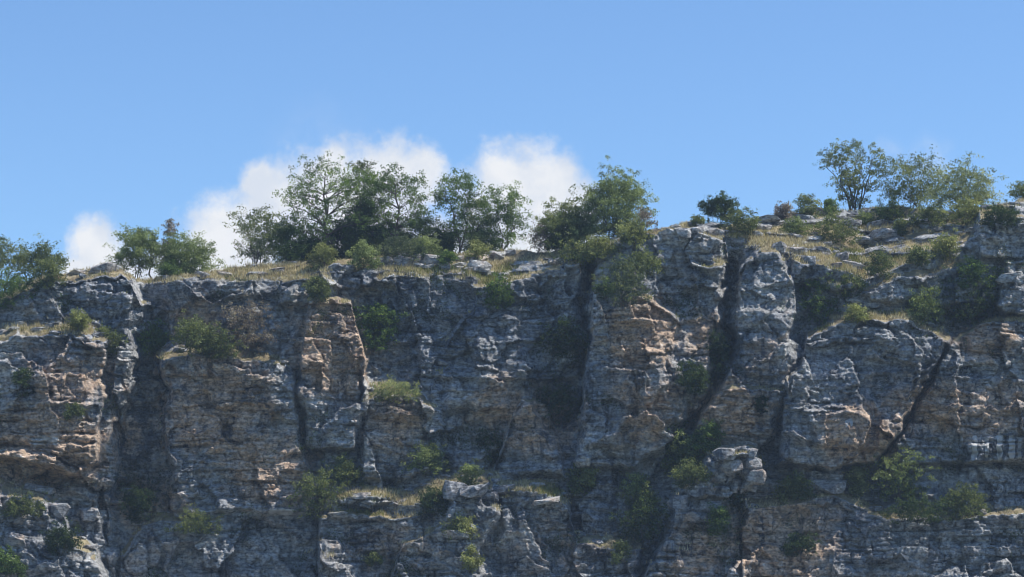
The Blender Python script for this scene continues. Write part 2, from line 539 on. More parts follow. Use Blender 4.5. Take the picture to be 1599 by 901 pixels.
# long fissures: outline px, half width px, depth m
CRACKS = [([(916, 400), (918, 470), (910, 560), (905, 640)], 5, 1.6), ([(252, 560), (257, 640), (258, 720), (262, 800)], 4, 1.6),
          ([(1142, 410), (1135, 480), (1140, 540), (1108, 600), (1090, 650)], 5, 1.4), ([(1488, 530), (1450, 590), (1420, 640), (1398, 685), (1362, 724)], 2.8, 1.2),
          ([(0, 698), (60, 702), (130, 725), (180, 722)], 5, 1.0), ([(20, 742), (70, 750), (160, 765), (220, 765)], 7, 1.6),
          ([(562, 560), (560, 640), (566, 720)], 5, 1.3), ([(1155, 740), (1156, 820), (1154, 905)], 4, 1.3), ([(740, 480), (700, 560), (690, 620)], 4, 0.5),
          ([(1245, 500), (1236, 570), (1225, 640)], 5, 1.2), ([(1300, 690), (1345, 705), (1350, 720)], 3, 0.7), ([(625, 860), (612, 905)], 8, 1.6),
          ([(985, 560), (1010, 640), (985, 720)], 4, 0.6), ([(1060, 500), (1040, 570), (1060, 620)], 3, 0.6), ([(780, 780), (775, 905)], 5, 1.0),
          ([(1380, 560), (1440, 572), (1470, 560)], 4, 0.9), ([(1420, 480), (1500, 498), (1560, 490)], 6, 1.2), ([(1480, 726), (1599, 730), (1900, 735)], 4, 0.8),
          ([(440, 550), (465, 600), (470, 690)], 5, 0.7), ([(330, 640), (420, 650), (470, 640)], 2, 0.4), ([(300, 760), (400, 752), (500, 762)], 3, 0.6),
          ([(160, 770), (168, 905)], 6, 1.5), ([(1250, 840), (1300, 850)], 5, 0.9), ([(1160, 690), (1230, 720)], 5, 0.8)]
for pts, hw, dep in CRACKS:
    xs = [p[0] for p in pts]
    ci = np.nonzero((U1 > min(xs) - 40) & (U1 < max(xs) + 40))[0]
    sl = slice(ci[0], ci[-1] + 1)
    x, y = UW[:, sl], VW[:, sl]
    dd = np.full(x.shape, 1e9)
    for (ax, ay), (bx, by) in zip(pts[:-1], pts[1:]):
        ex, ey = bx - ax, by - ay
        hh = np.clip(((x - ax) * ex + (y - ay) * ey) / (ex * ex + ey * ey), 0, 1)
        dd = np.minimum(dd, np.hypot(x - ax - ex * hh, y - ay - ey * hh))
    wvar = hw * (0.35 + 1.1 * sstep(-0.5, 0.6, fbm(x / 30, y / 30, 3, 201)))
    P[:, sl] -= dep * (0.5 + 0.6 * sstep(-0.4, 0.4, perlin(x / 45, y / 45, 203))) * np.exp(-(dd / wvar) ** 2)

# bedding: courses of blocks, each block a little in or out, with open joints
def blocks(x, z, tmin, tmax, wmin, wmax, seed, groove):
    r = np.random.default_rng(seed)
    bd = np.cumsum(np.concatenate([[-70.0], r.uniform(tmin, tmax, int(90 / tmin))]))
    b = np.clip(np.searchsorted(bd, z) - 1, 0, len(bd) - 2)
    th = bd[b + 1] - bd[b]
    wid = r.uniform(wmin, wmax, len(bd))[b]
    offx = r.uniform(0, 50, len(bd))[b]
    q = (x + offx) / wid
    jit = 0.35 * (RND[hsh(np.floor(q).astype(np.int64), b + seed * 31)] - 0.5)
    k = np.floor(q + 0.0).astype(np.int64)
    fx = q - k
    # shifted joints
    jl = 0.25 * RND[hsh(k, b + seed * 13)]
    k2 = np.where(fx < jl, k - 1, k)
    val = RND[hsh(k2, b + seed * 57)] - 0.5
    row = RND[hsh(b + 7, b * 0 + seed)] - 0.5
    dz = np.minimum(z - bd[b], bd[b + 1] - z)
    dj = np.abs(fx - jl) * wid
    gr_ = np.exp(-(dz / groove) ** 2) + 0.7 * np.exp(-(dj / groove) ** 2)
    tilt = ((z - bd[b]) / th - 0.5)
    tv = (RND[hsh(k2 + 11, b + seed * 3)] - 0.3)
    return val, row, gr_, tilt * tv


def facets(x, z, sx, sz, seed, tilt):
    """angular rock faces: every cell of a Voronoi pattern is a plane with its own tilt"""
    qx, qz = x / sx, z / sz
    ix, iz = np.floor(qx).astype(np.int64), np.floor(qz).astype(np.int64)
    best = np.full(x.shape, 1e9)
    second = np.full(x.shape, 1e9)
    val = np.zeros(x.shape)
    for ox in (-1, 0, 1):
        for oz in (-1, 0, 1):
            h = hsh(ix + ox + seed * 7, iz + oz + seed * 13)
            cx = ix + ox + 0.1 + 0.8 * RND[h]
            cz = iz + oz + 0.1 + 0.8 * RND[(h * 7 + 11) & 4095]
            ex, ez = qx - cx, qz - cz
            dd = ex * ex + ez * ez
            pl = (RND[(h * 3 + 5) & 4095] - 0.5) + tilt * (ex * (RND[(h * 5 + 1) & 4095] - 0.5) + ez * (RND[(h * 11 + 3) & 4095] - 0.42)) * 2
            nearer = dd < best
            second = np.where(nearer, best, np.minimum(second, dd))
            val = np.where(nearer, pl, val)
            best = np.where(nearer, dd, best)
    return val, np.sqrt(second) - np.sqrt(best)


Lx = X0 + 0.5 * fbm(X0 / 2.2, Z0 / 2.2, 3, 21)
dip = 0.9 * perlin(X0 / 22, Z0 / 16, 31) + 0.35 * perlin(X0 / 6, Z0 / 4, 32) + 0.12 * fbm(X0 / 1.6, Z0 / 0.8, 2, 33)
dip = dip + np.where(U < 230, (U - 100) * 0.006 * sstep(640, 720, V), 0)
Lz = Z0 + dip
fz = fbm(X0 / 8, Z0 / 5.5, 3, 41)
thin = np.zeros_like(P)
for a, b, rx, ry in [(1420, 830, 320, 80), (70, 660, 110, 120), (1110, 850, 100, 80), (1480, 650, 130, 90), (400, 740, 120, 60), (1160, 640, 90, 60), (690, 850, 90, 60)]:
    thin = np.maximum(thin, np.exp(-(((U - a) / rx) ** 2 + ((V - b) / ry) ** 2)))
rough_m = 0.18 + 1.0 * sstep(-0.15, 0.45, fz + 0.55 * thin) + 0.25 * thin          # thin-bedded against massive
mass_m = 0.35 + 0.9 * sstep(-0.2, 0.4, fbm(X0 / 11, Z0 / 9, 2, 45))
v1, r1, g1, t1 = blocks(Lx, Lz, 1.3, 3.4, 2.2, 6.5, 3, 0.12)
v2, r2, g2, t2 = blocks(Lx + 0.3 * perlin(X0 / 1.1, Z0 / 1.1, 23), Lz, 0.45, 1.2, 0.7, 2.8, 5, 0.085)
v3, r3, g3, t3 = blocks(Lx, Lz + 0.12 * perlin(X0 / 0.9, Z0 / 0.5, 24), 0.14, 0.42, 0.35, 1.3, 8, 0.06)
gm = sstep(-0.1, 0.45, fbm(X0 / 2.4, Z0 / 0.9, 3, 51))
gm3 = sstep(0.0, 0.5, fbm(X0 / 1.2, Z0 / 0.4, 2, 52))
fxw = X0 + 0.7 * fbm(X0 / 2.5, Z0 / 2.5, 3, 25)
fzw = Z0 + 0.6 * fbm(X0 / 2.5, Z0 / 2.5, 3, 26) + dip
f1, e1 = facets(fxw, fzw, 4.2, 5.5, 1, 1.3)
f2, e2 = facets(fxw, fzw, 1.7, 2.0, 2, 1.2)
f3, e3 = facets(fxw + 0.2 * perlin(X0 / 0.5, Z0 / 0.5, 27), fzw, 0.65, 0.55, 3, 1.1)
face = 1 - 0.75 * np.clip(soil, 0, 1)
det = mass_m * (0.6 * v1 + 0.35 * r1 + 0.45 * t1 - 0.28 * g1 * gm)
det = det + rough_m * (0.34 * v2 + 0.24 * r2 + 0.32 * t2 - 0.45 * g2 * gm)
det = det + rough_m * (0.12 * v3 + 0.09 * r3 + 0.10 * t3 - 0.2 * g3 * gm3)
det = det + 1.25 * f1 + (0.62 * f2 + 0.22 * f3) * (1 - 0.5 * thin)
det = det - 0.22 * np.exp(-(e2 / 0.05) ** 2) * gm * (1 - 0.7 * thin) - 0.12 * np.exp(-(e3 / 0.08) ** 2) * gm3
det = det + 0.7 * fbm(X0 / 7.5, Z0 / 9.0, 3, 61) + 0.09 * ridged(X0 / 2.6, Z0 / 4.5, 3, 66)
det = det + 0.17 * fbm(X0 / 0.9, Z0 / 0.8, 4, 71, 0.55)
P = P + det * face
# low rock steps that poke through the soil on the rim
st = sstep(0.05, 0.35, fbm(X0 / 3.5, Z0 / 0.8, 3, 83)) * np.clip(over / 10.0, 0, 1)
st = st * (0.25 + 0.75 * sstep(500, 600, U))
P += st * 0.8
soil = np.clip(soil - 1.1 * st, 0, 1)
# scree apron below the frame
P += np.clip(V - 940, 0, None) * 0.10

Y = 205.0 - P
dx = (U - CX) / F
up = (CY - V) / F
yy = math.cos(PITCH) - up * math.sin(PITCH)
zz = math.sin(PITCH) + up * math.cos(PITCH)
GXw = Y * dx / yy
GYw = Y
GZw = CAMZ + Y * zz / yy

# slope of the finished surface: flat spots hold soil
gy_u = np.gradient(GYw, axis=1) / np.maximum(np.gradient(GXw, axis=1), 1e-3)
gy_v = np.gradient(GYw, axis=0) / np.minimum(np.gradient(GZw, axis=0), -1e-3)
nz = gy_v / np.sqrt(1 + gy_u ** 2 + gy_v ** 2)          # up-facing part of the normal
nz_s = nz.copy()
for _ in range(3):
    nz_s[1:-1] = (nz_s[:-2] + nz_s[1:-1] * 2 + nz_s[2:]) / 4
    nz_s[:, 1:-1] = (nz_s[:, :-2] + nz_s[:, 1:-1] * 2 + nz_s[:, 2:]) / 4
soil_at = np.clip(soil * sstep(0.25, 0.7, nz_s) + 0.5 * sstep(0.72, 0.92, nz_s), 0, 1)

# warm (tan) and dark and white colour regions of the rock: px, py, rx, ry, value
WARM = [(520, 540, 55, 70, 0.75), (340, 640, 90, 80, 0.55), (420, 730, 80, 60, 0.5), (60, 700, 110, 60, 0.75), (110, 590, 80, 60, 0.4), (1000, 520, 60, 60, 0.6),
        (850, 660, 50, 50, 0.6), (1010, 640, 60, 60, 0.35), (1140, 640, 60, 40, 0.6), (1340, 680, 60, 45, 0.65), (1450, 640, 80, 50, 0.45), (1560, 640, 70, 50, 0.4),
        (1220, 840, 90, 70, 0.55), (1090, 860, 50, 50, 0.5), (620, 660, 50, 50, 0.4), (780, 640, 50, 60, 0.35), (1100, 520, 40, 50, 0.4), (1540, 530, 60, 30, 0.5),
        (300, 500, 60, 40, 0.35), (740, 400, 60, 60, 0.2), (200, 700, 40, 80, 0.3), (230, 780, 60, 30, 0.5), (1190, 560, 40, 50, 0.25), (900, 850, 90, 50, 0.25), (600, 850, 80, 40, 0.3)]
warm = np.zeros_like(P)
for a, b, rx, ry, v in WARM:
    warm = np.maximum(warm, 1.3 * v * np.exp(-(((UW - a) / rx) ** 2 + ((VW - b) / ry) ** 2)))
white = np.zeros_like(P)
# mineral streaks running down from a bed, then sunlight painted on flanks as pale colour: px, top py, bottom py, half width px, strength
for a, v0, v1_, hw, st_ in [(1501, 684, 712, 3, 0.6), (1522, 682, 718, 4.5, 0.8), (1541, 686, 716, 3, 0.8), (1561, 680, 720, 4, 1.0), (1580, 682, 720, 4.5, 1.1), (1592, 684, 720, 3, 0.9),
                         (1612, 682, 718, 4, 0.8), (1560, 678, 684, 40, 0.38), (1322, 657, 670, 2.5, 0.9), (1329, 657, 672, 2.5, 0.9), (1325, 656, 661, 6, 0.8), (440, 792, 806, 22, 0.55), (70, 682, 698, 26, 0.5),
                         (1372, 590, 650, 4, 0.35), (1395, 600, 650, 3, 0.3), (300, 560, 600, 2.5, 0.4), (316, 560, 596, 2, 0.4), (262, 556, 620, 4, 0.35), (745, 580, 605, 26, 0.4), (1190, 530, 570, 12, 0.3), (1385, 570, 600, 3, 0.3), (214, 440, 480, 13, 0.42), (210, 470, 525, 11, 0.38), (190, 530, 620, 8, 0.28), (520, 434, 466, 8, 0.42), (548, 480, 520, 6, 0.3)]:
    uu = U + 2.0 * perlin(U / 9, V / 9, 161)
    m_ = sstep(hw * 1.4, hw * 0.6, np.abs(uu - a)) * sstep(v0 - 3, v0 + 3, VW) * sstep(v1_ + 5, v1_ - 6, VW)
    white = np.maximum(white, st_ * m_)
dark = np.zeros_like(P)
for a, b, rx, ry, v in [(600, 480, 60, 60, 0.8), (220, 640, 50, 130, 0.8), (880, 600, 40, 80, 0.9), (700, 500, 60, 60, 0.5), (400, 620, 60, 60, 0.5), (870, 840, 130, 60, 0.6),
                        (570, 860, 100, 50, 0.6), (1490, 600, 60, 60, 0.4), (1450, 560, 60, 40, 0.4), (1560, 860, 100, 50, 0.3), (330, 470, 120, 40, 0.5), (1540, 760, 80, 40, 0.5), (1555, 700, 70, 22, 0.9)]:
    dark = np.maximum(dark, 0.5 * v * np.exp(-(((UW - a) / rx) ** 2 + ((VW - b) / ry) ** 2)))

# plateau rows behind the skyline, coming back to the same columns
back = np.array([0.4, 0.9, 1.6, 2.5, 3.5, 5, 7, 10, 14, 20, 30, 45, 70, 110, 170])
rimx, rimy, rimz = GXw[0], GYw[0], GZw[0]
PLY = rimy[None, :] + back[:, None]
PLX = rimx[None, :] * PLY / rimy[None, :]
PLZ = rimz[None, :] + 0.02 * np.minimum(back, 20)[:, None] - 0.03 * np.clip(back - 20, 0, None)[:, None]
PLZ = PLZ + 0.12 * fbm(PLX / 2.5, PLY / 2.5, 3, 101) * np.clip(back / 2, 0, 1)[:, None]

cliff = None
allv = np.stack([GXw, GYw, GZw], -1).reshape(-1, 3)
idx = np.arange(NR * NC).reshape(NR, NC)
quads = np.stack([idx[:-1, :-1], idx[1:, :-1], idx[1:, 1:], idx[:-1, 1:]], -1).reshape(-1, 4)
qreg = region[1:, 1:].reshape(-1)
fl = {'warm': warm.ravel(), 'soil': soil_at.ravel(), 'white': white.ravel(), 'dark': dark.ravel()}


def cliff_piece(name, sel, parent=None):
    q = quads[sel]
    used, inv = np.unique(q, return_inverse=True)
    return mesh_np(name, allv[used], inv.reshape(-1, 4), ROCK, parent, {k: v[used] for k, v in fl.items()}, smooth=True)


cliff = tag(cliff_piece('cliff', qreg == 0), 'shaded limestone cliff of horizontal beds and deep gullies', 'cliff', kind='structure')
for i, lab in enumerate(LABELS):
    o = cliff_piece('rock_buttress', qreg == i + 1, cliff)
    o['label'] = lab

# plateau
pv = np.concatenate([np.stack([rimx, rimy, rimz], -1)[None], np.stack([PLX, PLY, PLZ], -1)], 0)
pi = np.arange(pv.shape[0] * NC).reshape(-1, NC)
pq = np.stack([pi[1:, :-1], pi[:-1, :-1], pi[:-1, 1:], pi[1:, 1:]], -1).reshape(-1, 4)
DRYG = ground_material('dry_grass_soil', (0.24, 0.19, 0.12), (0.44, 0.37, 0.23), 0.9)
tag(mesh_np('plateau', pv.reshape(-1, 3), pq, DRYG, smooth=True), 'dry grassy plateau above the cliff', 'plateau', kind='structure')

# valley floor, to the horizon
gs = np.concatenate([-np.geomspace(4000, 30, 14), [0], np.geomspace(30, 4000, 14)])
gx, gyv = np.meshgrid(gs, gs + 100)
gz = 0.0 * gx
gi = np.arange(gx.size).reshape(gx.shape)
gq = np.stack([gi[:-1, :-1], gi[:-1, 1:], gi[1:, 1:], gi[1:, :-1]], -1).reshape(-1, 4)
VALLEY = ground_material('valley_scrub', (0.05, 0.07, 0.03), (0.13, 0.12, 0.07), 0.25)
tag(mesh_np('ground', np.stack([gx, gyv, gz], -1).reshape(-1, 3), gq, VALLEY), 'scrubby green valley floor in front of the cliff', 'ground', kind='structure')


# ------------------------------------------------------------------ placing on the surface
def col_at(px):
    return int(np.clip(np.searchsorted(U1, px), 1, NC - 2))


def on_face(px, py):
    c = col_at(px)
    r = int(np.clip(np.searchsorted(V[:, c], py), 0, NR - 1))
    return np.array([GXw[r, c], GYw[r, c], GZw[r, c]])


def on_top(px, bk):
    c = col_at(px)
    y = rimy[c] + bk
    ys = np.concatenate([[rimy[c]], PLY[:, c]])
    return np.array([np.interp(y, ys, np.concatenate([[rimx[c]], PLX[:, c]])), y, np.interp(y, ys, np.concatenate([[rimz[c]], PLZ[:, c]]))])


def z_at(py, y):
    return CAMZ + y * px_dir(CX, py)[1]


# ------------------------------------------------------------------ plants
def rand_unit(r, n):
    v = r.normal(size=(n, 3))
    return v / np.linalg.norm(v, axis=1)[:, None]


def leaf_mesh(name, cen, size, tint, r, parent, mat, flat=0.0, aspect=0.55):
    n = len(cen)
    d_ = rand_unit(r, n)
    d_[:, 2] *= (1 - flat)
    d_ /= np.linalg.norm(d_, axis=1)[:, None]
    s_ = np.cross(d_, rand_unit(r, n))
    s_ /= np.maximum(np.linalg.norm(s_, axis=1), 1e-6)[:, None]
    l = (size * r.uniform(0.65, 1.35, n))[:, None]
    wd = l * aspect * 0.5
    v = np.empty((n, 4, 3))
    v[:, 0] = cen - d_ * l * 0.5
    v[:, 1] = cen + s_ * wd
    v[:, 2] = cen + d_ * l * 0.5
    v[:, 3] = cen - s_ * wd
    f = np.arange(n * 4).reshape(n, 4)
    return mesh_np(name, v.reshape(-1, 3), f, mat, parent, colors=np.repeat(tint, 4, axis=0))


def tube_mesh(name, segs, mat, parent, sides=5):
    """segs: list of (p0, r0, p1, r1)"""
    p0 = np.array([s[0] for s in segs])
    p1 = np.array([s[2] for s in segs])
    r0 = np.array([s[1] for s in segs])
    r1 = np.array([s[3] for s in segs])
    ax = p1 - p0
    ln = np.maximum(np.linalg.norm(ax, axis=1), 1e-6)
    ax = ax / ln[:, None]
    ref = np.where(np.abs(ax[:, 2:3]) < 0.9, np.array([[0, 0, 1.0]]), np.array([[1.0, 0, 0]]))
    a = np.cross(ax, ref)
    a /= np.linalg.norm(a, axis=1)[:, None]
    b = np.cross(ax, a)
    n = len(segs)
    v = np.empty((n, 2, sides, 3))
    for k in range(sides):
        t = 2 * math.pi * k / sides
        o = a * math.cos(t) + b * math.sin(t)
        v[:, 0, k] = p0 - ax * (r0 * 0.3)[:, None] + o * r0[:, None]
        v[:, 1, k] = p1 + ax * (r1 * 0.3)[:, None] + o * r1[:, None]
    base = (np.arange(n) * 2 * sides)[:, None]
    k = np.arange(sides)[None, :]
    k2 = (k + 1) % sides
    f = np.stack([base + k, base + k2, base + sides + k2, base + sides + k], -1).reshape(-1, 4)
    return mesh_np(name, v.reshape(-1, 3), f, mat, parent, smooth=True)


def curve(a, b, sag, r, n=4):
    """points from a to b that leave a steeply and bend over"""
    m = (a + b) / 2 + sag + r.normal(size=3) * 0.06 * np.linalg.norm(b - a)
    t = np.linspace(0, 1, n + 1)[:, None]
    return (1 - t) ** 2 * a + 2 * t * (1 - t) * m + t ** 2 * b


# profile of the crown: half width against relative height in the crown
PROF = {
    'round': lambda h: math.sqrt(max(0.0, 1 - (2 * h - 0.95) ** 2)) ,
    'broad': lambda h: min(1.0, 0.45 + 1.5 * h) * math.sqrt(max(0.0, 1 - max(0, (h - 0.55) / 0.48) ** 2)),
    'cone': lambda h: 0.12 + 0.88 * (1 - h) ** 0.9,
    'fan': lambda h: 0.18 + 0.82 * h ** 0.8 * math.sqrt(max(0.02, 1 - max(0, (h - 0.72) / 0.31) ** 2)),
    'dome': lambda h: math.sqrt(max(0.0, 1 - (h * 0.97) ** 2.2)),
    'full': lambda h: min(1.0, 0.75 + h) * math.sqrt(max(0.0, 1 - max(0, (h - 0.5) / 0.53) ** 2)),
}
# kind: profile, crown start, lobes per m2, cluster spread, leaves per cluster, clusters per lobe, leaf size, colours (dark, mid, light)
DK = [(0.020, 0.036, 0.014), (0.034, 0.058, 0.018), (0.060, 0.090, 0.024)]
GR = [(0.044, 0.078, 0.023), (0.078, 0.127, 0.034), (0.143, 0.202, 0.049)]
LG = [(0.085, 0.115, 0.042), (0.155, 0.195, 0.075), (0.27, 0.31, 0.135)]
YG = [(0.115, 0.130, 0.045), (0.20, 0.22, 0.080), (0.33, 0.34, 0.14)]
OL = [(0.060, 0.082, 0.032), (0.105, 0.132, 0.048), (0.20, 0.22, 0.085)]
DR = [(0.13, 0.108, 0.098), (0.20, 0.172, 0.15), (0.31, 0.275, 0.225)]
BL = [(0.050, 0.072, 0.042), (0.088, 0.115, 0.060), (0.16, 0.18, 0.085)]
PALE = [(0.130, 0.156, 0.072), (0.208, 0.240, 0.111), (0.338, 0.351, 0.169)]


def make_plant(name, label, cat, base, height, hw, prof, pal, seed, group=None, start=0.25, lobes=14, clus=9, leaves=40, lsize=0.13,
               spread=0.24, stems=1, lean=0.0, fwd=0.0, parts=('trunk', 'crown'), bark=None, thick=None, bare=0.0, gap=0.0, flat=0.0, depth=0.8, lobe_r=0.30):
    r = np.random.default_rng(seed)
    root = bpy.data.objects.new(name, None)
    root.empty_display_size = 0.3
    COL.objects.link(root)
    root.location = base
    tag(root, label, cat, group)
    thick = thick or max(0.02, 0.018 * height)
    if parts[0] == 'trunk':
        leaves, clus, lsize, spread = int(leaves * 1.1), clus + 4, 0.15, spread * 0.72
    if parts[0] == 'trunk':
        pal = [tuple(q * f_ for q in c_) for c_, f_ in zip(pal, (1.0, 1.25, 1.5))]
    segs = []
    c0 = start * height
    pf = PROF[prof]
    # lobes: big billows of the crown
    L = []
    tries = 0
    while len(L) < lobes and tries < 4000:
        tries += 1
        h = r.uniform(0.05, 0.97) ** 0.85
        wv_ = hw * pf(h)
        a = r.uniform(0, 2 * math.pi)
        q = math.sqrt(r.uniform(0.04, 1)) * max(0.0, wv_ - 0.6 * lobe_r * hw * 0.6)
        p = np.array([math.cos(a) * q + lean * h * height, math.sin(a) * q * depth + fwd * (0.35 + 0.65 * h), c0 + h * (height - c0) * 0.96])
        if all(np.linalg.norm(p - o) > lobe_r * hw * (0.75 + gap) for o in L) or tries > 3000:
            L.append(p)
    # stems
    nodes = []
    for s in range(stems):
        sp = 0 if stems == 1 else hw * 0.13
        b0 = np.array([r.uniform(-sp, sp), r.uniform(-sp, sp) * 0.6, -0.25])
        spread_x = 0 if stems == 1 else (s - (stems - 1) / 2) / max(1, stems - 1) * hw * (1.25 if prof == 'fan' else 0.9)
        tip = np.array([spread_x + lean * height * 0.8 + r.normal() * 0.08 * hw, r.normal() * 0.12 * hw + fwd * 0.6, height * r.uniform(0.66, 0.86)])
        pts = curve(b0, tip, np.array([-spread_x * 0.12, 0, height * 0.06]), r, 9)
        pts[1:-1] += r.normal(size=(8, 3)) * 0.018 * height
        n = len(pts)
        th = thick * (1.0 if stems == 1 else 0.62)
        for i in range(n - 1):
            segs.append((pts[i], th * (1 - 0.085 * i), pts[i + 1], th * (1 - 0.085 * (i + 1))))
        for i in range(2, n):
            nodes.append((pts[i], th * (1 - 0.085 * i)))
    NP = np.array([nd[0] for nd in nodes])
    NRr = np.array([nd[1] for nd in nodes])
    C, T, S = [], [], []
    pal = np.array(pal)
    for p in L:
        dv = p - NP
        dist = np.linalg.norm(dv, axis=1)
        cost = dist + 1.6 * np.clip(0.35 * dist - dv[:, 2], 0, None)
        j = int(np.argmin(cost))
        pts = curve(NP[j], p, np.array([0, 0, 0.10 * dist[j]]), r, 4)
        rb = min(NRr[j] * 0.62, thick * 0.45)
        for i in range(4):
            segs.append((pts[i], rb * (1 - 0.19 * i), pts[i + 1], rb * (1 - 0.19 * (i + 1))))
        rel = (p[2] - c0) / max(0.01, height - c0)
        lt = r.uniform(0, 1) * 0.7 + 0.15 * rel
        rl = lobe_r * hw * r.uniform(0.8, 1.25)
        if r.random() < bare:
            # twiggy lobe with next to no leaves
            for k in range(clus):
                q = p + rand_unit(r, 1)[0] * rl * np.array([1, 1, 0.9]) * r.uniform(0.6, 1.2) + np.array([0, 0, 0.25 * rl])
                segs.append((pts[r.integers(2, 5)], rb * 0.3, q, rb * 0.10))
            nlv = 3
        else:
            nlv = leaves
        for k in range(clus):
            q = p + r.normal(size=3) * rl * np.array([0.72, 0.72, 0.6])
            if k % 2 == 0:
                segs.append((pts[4] if r.random() < 0.6 else pts[3], rb * 0.25, q, rb * 0.10))
            m = max(2, int(nlv * r.uniform(0.5, 1.4)))
            cc = q + r.normal(size=(m, 3)) * spread * np.array([1, 1, 0.72])
            ct = np.clip(lt + r.normal() * 0.16, 0, 1)
            lv = np.clip(ct + r.normal(size=m) * 0.16, 0, 1) * 2
            i0 = np.minimum(lv.astype(int), 1)
            fr = (lv - i0)[:, None]
            C.append(cc)
            T.append(pal[i0] * (1 - fr) + pal[i0 + 1] * fr)
            S.append(np.full(m, lsize))
    tube_mesh(parts[0], segs, bark or BARK, root, 5 if height > 3 else 4)
    C, T, S = np.concatenate(C), np.concatenate(T), np.concatenate(S)
    keep = C[:, 2] > 0.02 if fwd == 0 else C[:, 2] > -0.3
    leaf_mesh(parts[1], C[keep], S[keep], T[keep], r, root, LEAF, flat)
    return root


RIMG = 'trees growing along the cliff top'
